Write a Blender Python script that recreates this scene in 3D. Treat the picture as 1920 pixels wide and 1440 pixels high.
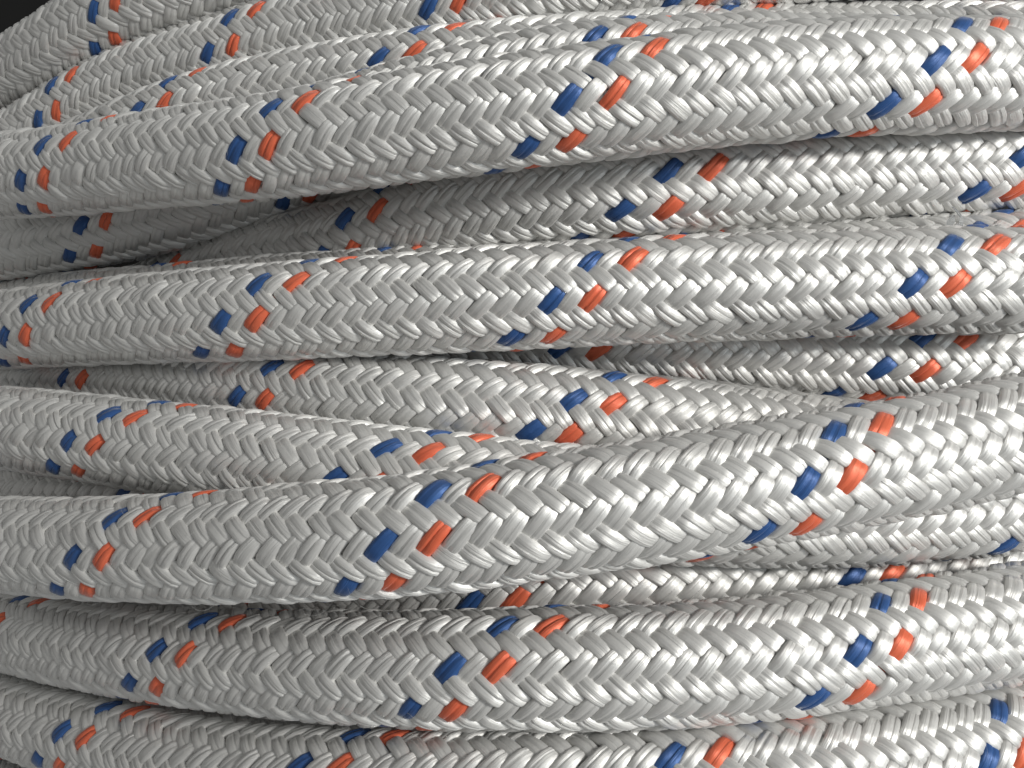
import bpy, math, numpy as np
from mathutils import Vector

# ------------------------------------------------------------------ camera, world, light, exposure
scene = bpy.context.scene
for o in list(bpy.data.objects):
    bpy.data.objects.remove(o)
C = scene.collection

cam_data = bpy.data.cameras.new('camera')
cam = bpy.data.objects.new('camera', cam_data)
C.objects.link(cam)
cam.location = (0.0, 0.0, 0.0)
cam.rotation_euler = (math.radians(90), 0, 0)
cam_data.sensor_width = 36.0
cam_data.lens = 36.0 * 1500 / 1920
cam_data.clip_start = 0.005
cam_data.clip_end = 20.0
scene.camera = cam

world = bpy.data.worlds.new('World')
scene.world = world
world.use_nodes = True
bg = world.node_tree.nodes['Background']
bg.inputs['Color'].default_value = (0.92, 0.92, 0.90, 1)
bg.inputs['Strength'].default_value = 0.21

def lamp(name, loc, target, power, size, colour):
    d = bpy.data.lights.new(name, 'AREA')
    d.shape = 'RECTANGLE'
    d.size, d.size_y = size
    d.energy = power
    d.color = colour
    o = bpy.data.objects.new(name, d)
    C.objects.link(o)
    o.location = loc
    o.rotation_euler = (Vector(target) - Vector(loc)).to_track_quat('-Z', 'Y').to_euler()
    return o

# low sun falling in from the right, and an added broad, soft fill lamp beside it
lamp('sunlight_lamp', (0.65, -0.37, 0.175), (0.02, 0.17, 0.0), 4.9, (0.13, 0.13), (1.0, 0.975, 0.925))
lamp('fill_lamp', (1.0, -0.80, 0.10), (0.0, 0.17, 0.0), 5.0, (0.9, 0.9), (0.88, 0.96, 1.0))

scene.view_settings.view_transform = 'Standard'
scene.view_settings.look = 'None'
scene.view_settings.exposure = 0.0
scene.view_settings.gamma = 1.0
scene.view_settings.use_curve_mapping = False
cy = scene.cycles
cy.max_bounces, cy.diffuse_bounces, cy.glossy_bounces, cy.transmission_bounces = 8, 6, 4, 4
cy.caustics_reflective = cy.caustics_refractive = False
cy.use_adaptive_sampling = True
cy.adaptive_threshold = 0.02
cy.use_denoising = True

# ------------------------------------------------------------------ materials
def strand_material(name, col, col2, rough=0.42, sss=0.0, metal=0.50):
    m = bpy.data.materials.new(name)
    m.use_nodes = True
    nt = m.node_tree
    N, K = nt.nodes, nt.links
    b = N['Principled BSDF']
    uv = N.new('ShaderNodeUVMap'); uv.uv_map = 'fibre'
    inf = N.new('ShaderNodeObjectInfo')
    sep = N.new('ShaderNodeSeparateXYZ')
    K.new(uv.outputs['UV'], sep.inputs[0])
    def comb(su, sv):
        a = N.new('ShaderNodeMath'); a.operation = 'MULTIPLY'; a.inputs[1].default_value = su
        c = N.new('ShaderNodeMath'); c.operation = 'MULTIPLY'; c.inputs[1].default_value = sv
        z = N.new('ShaderNodeMath'); z.operation = 'MULTIPLY'; z.inputs[1].default_value = 57.0
        K.new(sep.outputs['X'], a.inputs[0]); K.new(sep.outputs['Y'], c.inputs[0]); K.new(inf.outputs['Random'], z.inputs[0])
        v = N.new('ShaderNodeCombineXYZ')
        K.new(a.outputs[0], v.inputs[0]); K.new(c.outputs[0], v.inputs[1]); K.new(z.outputs[0], v.inputs[2])
        return v
    def noise(v, scale, detail, rough_):
        t = N.new('ShaderNodeTexNoise'); t.inputs['Scale'].default_value = scale
        t.inputs['Detail'].default_value = detail; t.inputs['Roughness'].default_value = rough_
        K.new(v.outputs[0], t.inputs['Vector'])
        return t
    fib = noise(comb(30.0, 0.8), 1.0, 3.0, 0.6)        # single filaments, long and thin
    bun = noise(comb(9.0, 0.35), 1.0, 1.0, 0.5)        # bundles of filaments
    cld = noise(comb(1.2, 0.5), 1.0, 2.0, 0.5)         # slow tone changes along the strand
    mx = N.new('ShaderNodeMix'); mx.data_type = 'RGBA'
    mx.inputs['A'].default_value = (*col, 1); mx.inputs['B'].default_value = (*col2, 1)
    add = N.new('ShaderNodeMath'); add.operation = 'MULTIPLY_ADD'
    add.inputs[1].default_value = 0.5; K.new(fib.outputs[0], add.inputs[0]); 
    half = N.new('ShaderNodeMath'); half.operation = 'MULTIPLY'; half.inputs[1].default_value = 0.5
    K.new(cld.outputs[0], half.inputs[0]); K.new(half.outputs[0], add.inputs[2])
    K.new(add.outputs[0], mx.inputs['Factor'])
    K.new(mx.outputs['Result'], b.inputs['Base Color'])
    h = N.new('ShaderNodeMath'); h.operation = 'MULTIPLY_ADD'; h.inputs[1].default_value = 1.4
    K.new(bun.outputs[0], h.inputs[0]); K.new(fib.outputs[0], h.inputs[2])
    bp = N.new('ShaderNodeBump'); bp.inputs['Strength'].default_value = 0.75; bp.inputs['Distance'].default_value = 0.00018
    K.new(h.outputs[0], bp.inputs['Height']); K.new(bp.outputs[0], b.inputs['Normal'])
    tan = N.new('ShaderNodeTangent'); tan.direction_type = 'UV_MAP'; tan.uv_map = 'fibre'
    K.new(tan.outputs[0], b.inputs['Tangent'])
    b.inputs['Anisotropic'].default_value = 0.8
    b.inputs['Roughness'].default_value = rough
    b.inputs['Metallic'].default_value = metal
    b.inputs['Sheen Weight'].default_value = 0.35
    b.inputs['Sheen Roughness'].default_value = 0.25
    if sss:
        b.inputs['Subsurface Weight'].default_value = sss
        b.inputs['Subsurface Radius'].default_value = (1.0, 0.95, 0.88)
        b.inputs['Subsurface Scale'].default_value = 0.0009
    return m

white_mat = strand_material('white_polyester', (0.83, 0.82, 0.795), (0.975, 0.97, 0.95), 0.52)
blue_mat = strand_material('blue_polyester', (0.030, 0.085, 0.27), (0.060, 0.165, 0.43), 0.42, metal=0.2)
orange_mat = strand_material('orange_polyester', (0.97, 0.155, 0.075), (1.0, 0.26, 0.135), 0.42, metal=0.2)

def plain(name, col, rough, scale=40.0, amount=0.3):
    m = bpy.data.materials.new(name); m.use_nodes = True
    N, K = m.node_tree.nodes, m.node_tree.links
    b = N['Principled BSDF']; b.inputs['Roughness'].default_value = rough
    t = N.new('ShaderNodeTexNoise'); t.inputs['Scale'].default_value = scale; t.inputs['Detail'].default_value = 4
    g = N.new('ShaderNodeTexCoord'); K.new(g.outputs['Object'], t.inputs['Vector'])
    mx = N.new('ShaderNodeMix'); mx.data_type = 'RGBA'
    mx.inputs['A'].default_value = tuple(c * (1 - amount) for c in col) + (1,)
    mx.inputs['B'].default_value = tuple(c * (1 + amount) for c in col) + (1,)
    K.new(t.outputs[0], mx.inputs['Factor']); K.new(mx.outputs['Result'], b.inputs['Base Color'])
    return m
core_mat = plain('rope_core', (0.72, 0.72, 0.70), 0.8, 400.0)
fuzz_mat = plain('loose_filament', (0.8, 0.8, 0.78), 0.5, 400.0, 0.05)
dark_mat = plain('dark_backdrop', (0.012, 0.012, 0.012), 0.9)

# ------------------------------------------------------------------ setting: the dark space behind the coil
def mesh_obj(name, V, F, mat, parent=None, smooth=False):
    me = bpy.data.meshes.new(name)
    me.from_pydata([tuple(v) for v in V], [], F)
    me.materials.append(mat)
    if smooth:
        me.shade_smooth()
    o = bpy.data.objects.new(name, me)
    C.objects.link(o)
    o.parent = parent
    return o

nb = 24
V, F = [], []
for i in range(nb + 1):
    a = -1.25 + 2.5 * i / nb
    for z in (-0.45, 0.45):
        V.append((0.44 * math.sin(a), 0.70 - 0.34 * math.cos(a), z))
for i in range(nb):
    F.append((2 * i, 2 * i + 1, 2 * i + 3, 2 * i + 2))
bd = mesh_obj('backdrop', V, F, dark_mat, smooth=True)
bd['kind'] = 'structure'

# ------------------------------------------------------------------ the rope
DIAM = 0.024
NS = 16                       # strands laid each way
AMP, THICK = 0.062, 0.098     # crimp height and half thickness of a strand, in rope radii

def spline(P, n):
    P = np.array(P, float) / 1000.0
    t = np.concatenate([[0], np.cumsum(np.linalg.norm(np.diff(P, axis=0), axis=1))])
    k = len(t); h = np.diff(t)
    A = np.zeros((k, k)); B = np.zeros((k, 3)); A[0, 0] = A[-1, -1] = 1
    for i in range(1, k - 1):
        A[i, i - 1], A[i, i], A[i, i + 1] = h[i - 1], 2 * (h[i - 1] + h[i]), h[i]
        B[i] = 6 * ((P[i + 1] - P[i]) / h[i] - (P[i] - P[i - 1]) / h[i - 1])
    M = np.linalg.solve(A, B)
    x = np.linspace(0, t[-1], n)
    i = np.clip(np.searchsorted(t, x) - 1, 0, k - 2)
    d = (x - t[i])[:, None]; hh = h[i][:, None]
    return P[i] + d * ((P[i + 1] - P[i]) / hh - hh * (2 * M[i] + M[i + 1]) / 6) + d * d * M[i] / 2 + d ** 3 * (M[i + 1] - M[i]) / (6 * hh)

def smooth_noise(rng, s, step):
    k = int(s[-1] / step) + 4
    v = rng.standard_normal(k)
    x = s / step; i = x.astype(int); f = x - i; f = f * f * (3 - 2 * f)
    return v[i] * (1 - f) + v[i + 1] * f

# cross-section of a strand: two yarns side by side, flat underneath
PV = np.array([-1.0, -0.93, -0.72, -0.40, -0.09, 0.0, 0.09, 0.40, 0.72, 0.93, 1.0, 0.7, -0.7])
def profile_z(groove):
    a = np.abs(PV[:11])
    dome = (1 - a ** 4.5) ** (1 / 2.5)
    lobe = 1 - np.exp(-(a / 0.07) ** 2)
    return dome, lobe

def make_rope(spec, rng):
    key, label, pts, L, q, c, phi, tw, th0, fine = spec
    nfine = 1500
    P = spline(pts, nfine)
    T = np.gradient(P, axis=0); T /= np.linalg.norm(T, axis=1)[:, None]
    s = np.concatenate([[0], np.cumsum(np.linalg.norm(np.diff(P, axis=0), axis=1))])
    E1 = np.array([0, -1.0, 0]) - T * (T @ np.array([0, -1.0, 0]))[:, None]
    E1 /= np.linalg.norm(E1, axis=1)[:, None]
    E2 = np.cross(E1, T)
    sd = s / DIAM
    tt = sd / sd[-1] * 2 - 1
    kS = 2 * np.pi * sd / L + q * tt ** 2 + c * tt ** 3 + phi
    kS = kS + 0.035 * smooth_noise(rng, sd, 0.9)      # uneven tension along the lay
    t0 = th0 + tw * tt + 0.012 * smooth_noise(rng, sd, 1.1)
    kZ = -kS + 2 * t0 - np.pi / NS
    R = DIAM / 2
    wob = 1 + 0.006 * smooth_noise(rng, sd, 1.3)
    R0 = R * (1 - AMP - THICK)
    root = bpy.data.objects.new('rope', None)
    root.empty_display_size = 0.01
    C.objects.link(root)
    base = Vector(P[nfine // 2]); root.location = base
    root['label'] = label; root['category'] = 'rope'; root['group'] = 'turns of the coiled braided rope'
    dome, lobe = profile_z(0)
    dk = np.gradient(kS, s)
    cosb = 1 / np.sqrt(1 + (R0 * np.abs(dk)) ** 2)
    for side in (0, 1):
        ang0 = kS if side == 0 else kZ
        for i in range(NS):
            jit = 0.020 * smooth_noise(rng, sd, 0.45) + 0.012 * smooth_noise(rng, sd, 0.2)
            ang = ang0 + 2 * np.pi * i / NS + jit
            ph = 8 * (ang - t0)
            cc = np.cos(ph) * (1 if side == 0 else -1)
            hgt = AMP * np.tanh(2.1 * cc) / math.tanh(2.1) + 0.010 * smooth_noise(rng, sd, 0.25)
            wid = 0.5 * (2 * np.pi / NS) * R0 * cosb * (1.18 + 0.07 * smooth_noise(rng, sd, 0.35))
            gro = np.clip(0.42 + 0.22 * smooth_noise(rng, sd, 0.5), 0.03, 0.85)
            gsh = np.clip(smooth_noise(rng, sd, 0.6), -1.6, 1.6)
            thk = 1 + 0.10 * smooth_noise(rng, sd, 0.3)
            # stations: dense where the strand faces outward, sparse round the back
            a01 = np.abs(np.gradient(ang))
            front = np.cos(ang) > -0.30
            per = 10.0 if fine else 8.0
            dens = a01 * np.where(front, per, 4.5) / (np.pi / 4)
            cum = np.cumsum(dens)
            n = int(cum[-1])
            st = np.interp(np.linspace(cum[0], cum[-1], n), cum, np.arange(nfine))
            i0 = np.clip(st.astype(int), 0, nfine - 2); f = (st - i0)[:, None]
            def at(a):
                return a[i0] * (1 - f) + a[i0 + 1] * f if a.ndim == 2 else a[i0] * (1 - f[:, 0]) + a[i0 + 1] * f[:, 0]
            A_, H_, W_, G_, K_ = at(ang), at(hgt), at(wid), at(gro), at(thk)
            Pc, X1, X2 = at(P), at(E1), at(E2)
            rad = np.cos(A_)[:, None] * X1 + np.sin(A_)[:, None] * X2
            ctr = Pc + rad * (R0 * at(wob) + R * H_)[:, None]
            tg = np.gradient(ctr, axis=0); tg /= np.linalg.norm(tg, axis=1)[:, None]
            nb_ = rad - tg * (rad * tg).sum(1)[:, None]; nb_ /= np.linalg.norm(nb_, axis=1)[:, None]
            acr = np.cross(nb_, tg)
            m = len(PV)
            z = np.empty((n, m))
            z[:, :11] = dome[None] * (1 - G_[:, None] * 0.36 * (1 - lobe[None])) * THICK * R * K_[:, None]
            z[:, 11:] = -0.55 * THICK * R
            # strands lie on the round of the rope: bend the section with it
            off = np.repeat(PV[None], n, 0)
            off[:, 4:7] += 0.16 * at(gsh)[:, None]
            off = off * W_[:, None]
            sag = off ** 2 / (2 * R) * 0.5
            V = ctr[:, None] + acr[:, None] * off[..., None] + nb_[:, None] * (z - sag)[..., None]
            V = (V - np.array(base)).reshape(-1, 3)
            r = np.arange(n - 1)[:, None] * m; j = np.arange(m)[None]; j2 = (j + 1) % m
            Q = np.stack([r + j, r + m + j, r + m + j2, r + j2], -1).reshape(-1, 4)
            colour = 'white'
            if side == 0 and i == 0: colour = 'blue'
            if side == 0 and i == NS - 2: colour = 'orange'
            nm = 'strand' if colour == 'white' else colour + '_strand'
            me = bpy.data.meshes.new(nm)
            me.vertices.add(len(V)); me.vertices.foreach_set('co', V.astype(np.float32).ravel())
            me.loops.add(Q.size); me.loops.foreach_set('vertex_index', Q.astype(np.int32).ravel())
            me.polygons.add(len(Q)); me.polygons.foreach_set('loop_start', np.arange(0, Q.size, 4, dtype=np.int32))
            me.update(calc_edges=True)
            uvl = me.uv_layers.new(name='fibre')
            arc = np.concatenate([[0], np.cumsum(np.linalg.norm(np.diff(ctr, axis=0), axis=1))]) / (DIAM * 0.15)
            pu = np.concatenate([(PV[:11] + 1) / 2, [1.2, 1.5]])
            U = np.empty((n - 1, m, 4, 2), np.float32)
            ju2 = np.concatenate([pu[1:], [2.0]])
            U[..., 0, 0] = pu; U[..., 1, 0] = pu; U[..., 2, 0] = ju2; U[..., 3, 0] = ju2
            U[..., 0, 1] = arc[:-1, None]; U[..., 3, 1] = arc[:-1, None]; U[..., 1, 1] = arc[1:, None]; U[..., 2, 1] = arc[1:, None]
            uvl.data.foreach_set('uv', U.ravel())
            me.shade_smooth()
            me.materials.append({'white': white_mat, 'blue': blue_mat, 'orange': orange_mat}[colour])
            o = bpy.data.objects.new(nm, me)
            C.objects.link(o); o.parent = root
            if colour != 'white':
                o['label'] = 'deep blue marker strand' if colour == 'blue' else 'bright orange marker strand'
    # a few broken filaments standing off the braid
    HV, HF = [], []
    for hh in range(int(5 * sd[-1]) if fine else 0):
        a0 = rng.uniform(-1.9, 1.9); i0 = int(rng.uniform(20, nfine - 60))
        ln = rng.uniform(0.0012, 0.0042); rise = rng.uniform(0.15, 0.75) * ln
        da = rng.normal(0, 0.25); sgn = rng.choice((-1, 1)); curl = rng.uniform(-0.35, 0.35)
        nseg = 5
        for k in range(nseg + 1):
            u = k / nseg
            a = a0 + da * u + curl * u * u
            rd = np.cos(a) * E1[i0] + np.sin(a) * E2[i0]
            c_ = P[i0] + rd * (R * 0.985 + rise * math.sin(u * 2.2)) + T[i0] * sgn * ln * u
            rr = 0.000022 * (1 - 0.5 * u)
            e_ = np.cross(rd, T[i0])
            for w in range(3):
                ww = 2.094 * w
                HV.append(c_ + rr * (math.cos(ww) * rd + math.sin(ww) * e_) - np.array(base))
        b0 = len(HV) - 3 * (nseg + 1)
        for k in range(nseg):
            for w in range(3):
                HF.append((b0 + 3 * k + w, b0 + 3 * k + (w + 1) % 3, b0 + 3 * k + 3 + (w + 1) % 3, b0 + 3 * k + 3 + w))
    if HV:
        fz = mesh_obj('stray_filaments', HV, HF, fuzz_mat, root, True)
        fz['kind'] = 'stuff'
    # the core the strands are laid round
    nk = 90
    ii = np.linspace(0, nfine - 1, nk).astype(int)
    a = np.linspace(0, 2 * np.pi, 16, endpoint=False)
    rc = R * (1 - 2 * AMP - 1.3 * THICK)
    V = P[ii][:, None] + rc * (np.cos(a)[None, :, None] * E1[ii][:, None] + np.sin(a)[None, :, None] * E2[ii][:, None])
    V = (V - np.array(base)).reshape(-1, 3)
    F = [(r * 16 + j, (r + 1) * 16 + j, (r + 1) * 16 + (j + 1) % 16, r * 16 + (j + 1) % 16) for r in range(nk - 1) for j in range(16)]
    F += [tuple(range(15, -1, -1)), tuple(range((nk - 1) * 16, nk * 16))]
    mesh_obj('core', V, F, core_mat, root, True)
    return root

# label, centre line in mm, lay length, phase terms, twist, strip angle, fine detail
ROPES = [
    ('J', 'biggest and nearest white braided rope, sweeping up to the right below the middle',
     [(-142.59,209.69,-41.38),(-118.94,197.24,-39.87),(-96.1,185.71,-38.09),(-78.03,177.13,-36.26),(-61.82,170.05,-34.33),(-45.52,163.73,-32.38),(-32.02,159.28,-30.77),(-19.33,155.88,-29.06),(-5.9,153.22,-26.98),(5.84,151.75,-25.12),(18.73,151.05,-23.14),(30.39,151.2,-21.35),(42.26,152.03,-19.53),(55.87,153.68,-17.5),(68.61,155.74,-15.68),(81.9,158.27,-13.71),(97.38,161.49,-10.83),(111.96,164.65,-7.9)],
     3.075, 0.225, -0.15, 1.219, 0.0, 0.059, True),
    ('M', 'large white rope under the biggest one, sagging in the middle and rising at right',
     [(-172.33,253.43,-74),(-141.56,234.75,-73.17),(-112.37,217.15,-71.04),(-89.79,203.84,-68.55),(-70.04,192.68,-66.2),(-50.74,182.53,-63.79),(-35.22,175.21,-61.83),(-21.02,169.45,-60.09),(-6.34,164.68,-58.45),(6.22,161.71,-57.28),(19.81,159.73,-56.34),(31.96,159.02,-55.61),(44.26,159.21,-54.78),(58.29,160.35,-53.73),(71.41,162.1,-52.7),(85.09,164.42,-51.67),(101.03,167.54,-50.5),(116.06,170.68,-49.27)],
     3.3, 0.825, 0.375, -1.95, -0.2, -0.375, True),
    ('D', 'wide bright white rope arching across the top in front of its neighbours',
     [(-160.17,235.54,59.98),(-134.07,222.34,58.26),(-108.56,209.79,56.75),(-88.2,200.22,56.05),(-69.83,192.1,55.44),(-51.32,184.62,55.23),(-36.01,179.16,55.63),(-21.68,174.78,56.29),(-6.59,171.08,57.07),(6.49,168.73,57.9),(20.73,167.11,59.15),(33.47,166.49,60.53),(46.32,166.62,62.04),(60.92,167.57,63.56),(74.5,169.13,64.72),(88.64,171.29,65.86),(105.15,174.37,67.27),(120.83,177.68,68.7)],
     2.925, 0.075, -0.0, 1.997, 0.26, -0.278, True),
    ('F', 'nearly level wide white rope across the upper middle',
     [(-172.11,253.1,16.2),(-141.51,234.66,16.53),(-113.43,219.19,16.97),(-91.95,208.75,17.28),(-73,200.82,17.51),(-53.99,194.21,17.83),(-38.14,189.72,18.23),(-23.1,186.25,18.71),(-7.05,183.27,19.31),(6.97,181.2,19.87),(22.25,179.42,20.5),(35.83,178.23,21.01),(49.31,177.4,21.48),(64.29,176.86,21.98),(77.83,176.68,22.4),(91.46,176.74,22.74),(106.7,176.94,22.99),(120.41,177.07,23.14)],
     3.15, 0.45, -0.225, 2.217, 0.1, -0.246, True),
    ('N', 'lowest white rope, cut off by the bottom edge of the picture',
     [(-173.03,254.46,-99.24),(-142.24,235.88,-98.33),(-112.91,218.2,-96.24),(-90.17,204.71,-94.74),(-70.27,193.31,-92.78),(-50.84,182.87,-90.13),(-35.24,175.3,-87.58),(-21,169.3,-85.19),(-6.32,164.3,-82.96),(6.2,161.14,-81.46),(19.72,158.99,-80.23),(31.79,158.13,-79.21),(43.97,158.19,-78.2),(57.87,159.19,-77.24),(70.84,160.82,-76.53),(84.37,163.03,-75.83),(100.13,166.06,-75.05),(115.03,169.16,-74.43)],
     3.2, 1.2, 0.45, 0.759, 0.4, -0.031, True),
    ('I', 'white rope sloping down from the left edge and diving under the biggest rope',
     [(-160.37,235.83,-11.95),(-134.29,222.69,-12.96),(-108.95,210.55,-14.44),(-88.77,201.52,-16),(-70.55,194.07,-17.35),(-52.09,187.4,-18.9),(-36.72,182.66,-20.38),(-22.2,178.99,-21.79),(-6.78,176.02,-23.24),(6.71,174.26,-24.51),(21.48,173.21,-25.85),(34.77,173,-26.89),(48.2,173.4,-27.66),(63.43,174.48,-28.1),(77.49,175.92,-28.02),(91.95,177.7,-27.39),(108.49,179.91,-26.19),(123.72,181.94,-24.87)],
     3.15, 0.0, 0.0, 1.188, -0.06, -0.023, True),
    ('G', 'half shaded white rope right under the level middle rope, sloping down to the right',
     [(-190.22,279.74,2.93),(-164.7,267.02,2.42),(-137.92,252.35,1.69),(-115.82,239.61,1.03),(-95.78,227.96,0.23),(-75.84,216.73,-0.84),(-59.74,208.36,-1.89),(-45.07,201.65,-2.95),(-30.05,196.03,-4.11),(-17.33,192.42,-5.13),(-3.76,189.73,-6.25),(8.17,188.27,-7.3),(19.99,187.53,-8.42),(33.14,187.41,-9.75),(45.12,187.96,-11.04),(57.4,189.31,-12.42),(71.77,192.18,-14.06),(85.88,196.67,-15.66)],
     3.125, -0.075, 0.0, 0.37, -0.34, -0.169, True),
    ('H', 'shaded white rope at right in the gap under the level middle rope',
     [(-22.98,215.48,15.08),(-13.26,213.32,14.21),(-2.67,211.12,13.27),(6.67,209.31,12.48),(15.86,207.67,11.73),(25.93,206.01,10.95),(34.88,204.67,10.29),(43.73,203.47,9.65),(53.48,202.28,8.96),(62.2,201.34,8.36),(71.84,200.44,7.7),(80.48,199.74,7.12),(89.12,199.16,6.53),(98.71,198.63,5.88),(107.36,198.27,5.29),(116.03,198.01,4.69),(125.72,197.83,4.03),(134.49,197.77,3.43)],
     3.12, 0.0, 0.0, 2.807, 0.0, -0.286, True),
    ('E2', 'white rope of which only the crest shows along the top of the level middle rope',
     [(-191.29,281.31,21.82),(-162.12,268.85,24.12),(-129.37,250,23.89),(-104.21,236.56,23.46),(-82.48,226.9,23.5),(-60.86,218.93,23.77),(-42.84,213.14,24.01),(-25.83,208.26,24.22),(-7.85,203.91,24.45),(7.74,200.98,24.7),(24.63,198.62,25.1),(39.6,197.03,25.64),(54.42,195.76,26.36),(70.76,194.66,27.28),(85.43,193.95,28.15),(100.04,193.32,28.97),(115.96,192.3,29.73),(130.1,191.32,30.36)],
     3.12, 0.0, 0.0, -0.926, 0.0, -0.244, False),
    ('E', 'white rope rising from the left to run close beneath the wide top rope',
     [(-154.14,289.02,20.81),(-127.51,274.41,28.31),(-100.2,258.01,34.12),(-78.01,244.03,37.17),(-58.08,231.4,39.15),(-38.32,219.4,41.24),(-22.32,210.62,43.28),(-7.6,203.77,44.97),(7.73,198.3,46.16),(21,195.06,46.77),(35.5,192.98,47.45),(48.54,192.13,48.29),(61.67,191.92,49.28),(76.38,192.08,50.42),(89.68,192.32,51.37),(102.99,192.5,52.13),(117.74,192.61,52.8),(131.07,192.75,53.33)],
     3.45, 0.15, 0.0, 2.453, -0.28, 0.229, True),
    ('C2', 'white rope of which only a thin crest shows directly above the wide top rope',
     [(-73.55,216.34,63.13),(-61.77,210.96,63.74),(-49.39,205.42,64.54),(-38.83,200.93,65.5),(-28.77,196.96,66.53),(-18.1,193.22,67.64),(-8.86,190.47,68.78),(0.13,188.32,69.93),(9.9,186.59,70.84),(18.61,185.61,71.44),(28.26,185.12,72.03),(37,185.16,72.57),(45.85,185.62,73.17),(55.86,186.55,73.84),(65.06,187.73,74.36),(74.49,189.18,74.79),(85.25,191.07,75.22),(95.21,192.99,75.62)],
     2.65, 0.0, 0.0, -2.981, 0.0, -0.317, False),
    ('C', 'white rope from the left edge thinning to a sliver along the top edge at right',
     [(-150.97,260.3,68.05),(-125.36,246.44,71.94),(-101.58,236.53,76.44),(-82.65,230.79,79.6),(-64.7,225.6,81.33),(-45.54,219.43,82.07),(-29.15,213.98,82.11),(-13.6,209.47,81.94),(2.96,206.17,81.88),(17.54,204.74,82.14),(33.73,204.56,83.02),(48.53,205.44,84.27),(63.7,207.12,85.7),(80.95,209.29,87.17),(96.21,210.02,87.69),(109.9,207.57,86.51),(122.65,201.51,83.46),(139.12,204.59,84.7)],
     3.19, 0.0, 0.0, 1.964, -0.02, 0.115, True),
    ('E0', 'dark shaded rope at the left edge in the gap under the wide top rope',
     [(-185.62,272.97,44.77),(-175.2,268.22,45.45),(-164.54,263.92,46.2),(-155.53,260.68,46.84),(-146.92,257.82,47.51),(-137.69,254.95,48.33),(-129.61,252.52,49.2),(-121.71,250.18,50.18),(-113.11,247.64,51.43),(-105.51,245.42,52.7),(-97.25,243.02,54.26),(-89.96,240.94,55.74),(-82.82,238.96,57.25),(-75.06,236.91,58.9),(-68.21,235.2,60.33),(-61.5,233.62,61.72),(-54.16,231.98,63.22),(-47.64,230.53,64.55)],
     3.12, 0.0, 0.0, 0.964, 0.0, -0.125, False),
    ('B', 'grey shaded white rope second from the dark top left corner',
     [(-195.4,287.35,74.8),(-164.45,272.7,83.06),(-134.41,259.73,91.77),(-110.18,250.12,96.75),(-87.92,241.85,98.77),(-64.98,233.74,101.4),(-45.66,227.17,102.16),(-27.43,221.16,102.73),(-8.28,215.16,103.46),(8.1,210.42,104.08),(25.55,206.03,104.7),(40.8,202.96,105.36),(55.82,200.8,106.2),(72.51,199.47,107.38),(87.72,199.13,108.63),(103.17,199.37,110.03),(120.51,199.85,111.54),(135.88,199.83,112.57)],
     2.925, 0.0, 0.0, 1.24, -0.2, -0.369, True),
    ('L', 'white rope showing as a narrow strip in the gap under the biggest rope',
     [(-153.13,267.09,-80.48),(-125.96,250.72,-74.25),(-99.52,234.96,-68.38),(-78.57,222.82,-63.93),(-59.85,212.49,-59.97),(-41.19,203.04,-56),(-25.89,196.29,-52.98),(-11.65,191.14,-50.54),(3.34,187.2,-48.52),(16.44,185.17,-47.3),(30.91,184.42,-46.47),(44.12,184.93,-46.01),(57.67,186.33,-45.67),(73.23,188.58,-45.36),(87.63,190.8,-45.06),(102.2,192.76,-44.61),(118.1,193.91,-43.75),(131.44,193.3,-42.53)],
     3.31, 0.0, 0.0, -0.781, 0.24, 0.062, True),
    ('P', 'shadowed rope deep in the small left gap above the biggest rope',
     [(-185.5,272.8,-34.92),(-176.1,268.82,-34.64),(-166.09,264.72,-34.33),(-157.44,261.3,-34.05),(-149.08,258.09,-33.79),(-140.09,254.75,-33.55),(-132.26,251.91,-33.39),(-124.63,249.21,-33.3),(-116.39,246.34,-33.28),(-109.14,243.87,-33.34),(-101.28,241.21,-33.49),(-94.35,238.89,-33.71),(-87.56,236.61,-33.99),(-80.16,234.12,-34.37),(-73.63,231.9,-34.74),(-67.2,229.69,-35.14),(-60.2,227.23,-35.6),(-54,225,-36)],
     3.12, 0.0, 0.0, -0.389, 0.0, 0.175, False),
    ('Q', 'shadowed rope deep in the thin gap above the lowest rope',
     [(-108.49,246.57,-102.74),(-96.32,244.01,-102.57),(-83.15,241.42,-102.42),(-71.58,239.31,-102.27),(-60.26,237.39,-102.08),(-47.93,235.48,-101.76),(-37.02,233.95,-101.4),(-26.27,232.6,-100.99),(-14.49,231.29,-100.52),(-4,230.29,-100.1),(7.56,229.36,-99.66),(17.89,228.68,-99.25),(28.18,228.16,-98.81),(39.59,227.76,-98.27),(49.86,227.55,-97.73),(60.15,227.49,-97.16),(71.63,227.6,-96.53),(82.03,227.85,-96)],
     3.12, 0.0, 0.0, 0.857, 0.0, -0.157, False),
    ('A', 'dimmest white rope, bordering the dark top left corner',
     [(-194.89,286.6,102.94),(-183.62,281.92,105.42),(-170.46,275.17,107.27),(-158.7,268.63,108.67),(-147.42,262.26,110.57),(-135.66,255.84,113.3),(-125.82,250.86,115.57),(-116.64,246.67,117.21),(-107.1,242.85,118.47),(-98.95,239.99,119.31),(-90.23,237.17,120.23),(-82.57,234.73,121.28),(-75.01,232.16,122.38),(-66.69,229,123.26),(-59.29,225.81,123.64),(-52.01,222.37,123.71),(-44.15,218.56,123.62),(-37.37,215.59,123.68)],
     3.12, 0.0, 0.0, -1.099, 0.0, -0.378, True),
    ('O', 'scrap of rope in the bottom left corner below the lowest rope',
     [(-181.11,261.22,-130.26),(-170.96,256.83,-130.18),(-161.08,252.48,-130.1),(-151.47,248.18,-130.08),(-142.13,243.94,-130.12),(-133.5,239.95,-130.21),(-124.67,235.82,-130.33),(-116.1,231.74,-130.45),(-107.79,227.72,-130.56)],
     3.12, 0.0, 0.0, 0.698, 0.0, 0.2, False),
]
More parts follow.
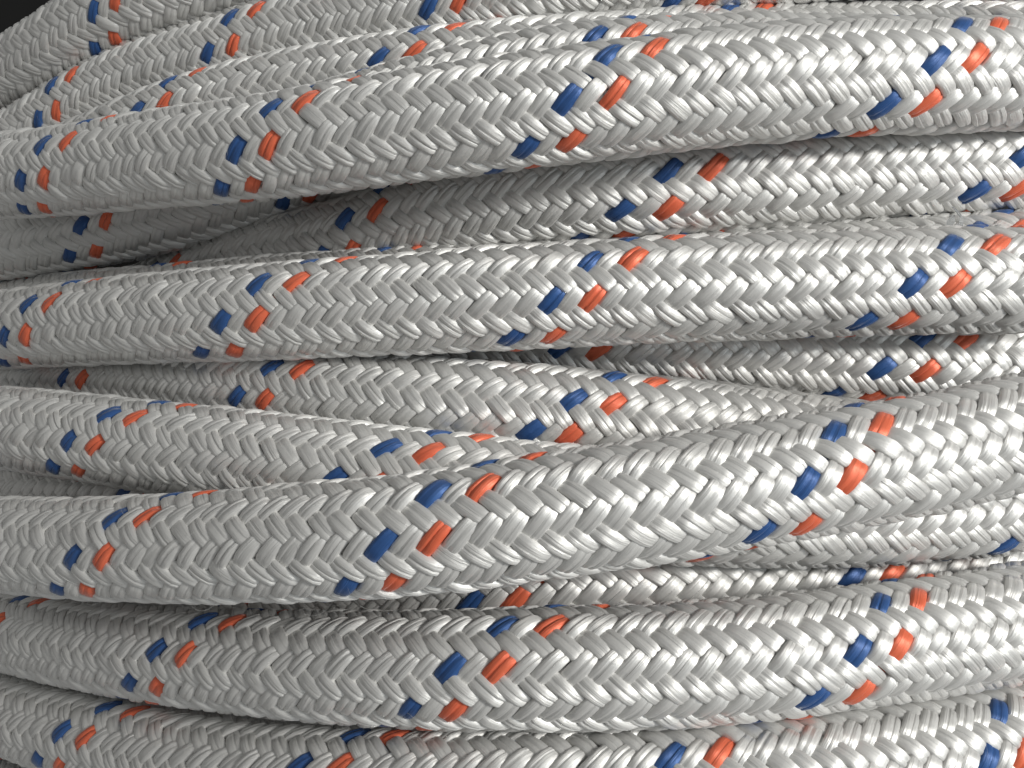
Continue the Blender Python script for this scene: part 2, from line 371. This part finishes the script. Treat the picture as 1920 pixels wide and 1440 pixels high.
for n_, sp in enumerate(ROPES):
    make_rope(sp, np.random.default_rng(11 + n_))

# ------------------------------------------------------------------ a shred of clear film caught between two turns
film = bpy.data.materials.new('clear_film'); film.use_nodes = True
fb = film.node_tree.nodes['Principled BSDF']
fb.inputs['Base Color'].default_value = (0.85, 0.87, 0.88, 1)
fb.inputs['Roughness'].default_value = 0.22
fb.inputs['Transmission Weight'].default_value = 0.75
fb.inputs['IOR'].default_value = 1.35
ft = film.node_tree.nodes.new('ShaderNodeTexNoise'); ft.inputs['Scale'].default_value = 900
fbm = film.node_tree.nodes.new('ShaderNodeBump'); fbm.inputs['Distance'].default_value = 0.0001; fbm.inputs['Strength'].default_value = 0.5
film.node_tree.links.new(ft.outputs[0], fbm.inputs['Height']); film.node_tree.links.new(fbm.outputs[0], fb.inputs['Normal'])
def film_strip(path, width, twist, parent, name):
    V, F = [], []
    n = len(path)
    for k, (x, y, z) in enumerate(path):
        a = twist * k / (n - 1)
        w = width * (0.75 + 0.25 * math.sin(2.2 * k + twist))
        for sx, sy in ((-1, 0), (1, 0), (1, 1), (-1, 1)):
            V.append((x + 0.5 * sx * w * math.cos(a), y + sy * 0.00016 + 0.5 * sx * w * math.sin(a), z))
    for k in range(n - 1):
        for j in range(4):
            F.append((4 * k + j, 4 * k + (j + 1) % 4, 4 * k + 4 + (j + 1) % 4, 4 * k + 4 + j))
    F += [(3, 2, 1, 0), tuple(4 * n - 4 + j for j in range(4))]
    return mesh_obj(name, V, F, film, parent, False)
fr = bpy.data.objects.new('plastic_shred', None); fr.empty_display_size = 0.003
C.objects.link(fr); fr.location = (0.0998, 0.1795, 0.0362)
fr['label'] = 'small clear shred of plastic film caught above the level middle rope at right'; fr['category'] = 'plastic scrap'
film_strip([(0.0006, 0.0, -0.0012), (0.0007, -0.0006, 0.0), (0.0008, -0.0004, 0.0012), (0.0004, 0.0004, 0.0026), (-0.0002, 0.0012, 0.0038)], 0.0014, 0.6, fr, 'upright_flake')
film_strip([(-0.0016, 0.0002, -0.0010), (-0.0015, -0.0005, 0.0002), (-0.0011, -0.0003, 0.0012), (-0.0008, 0.0004, 0.0018)], 0.0017, -0.4, fr, 'side_flake')
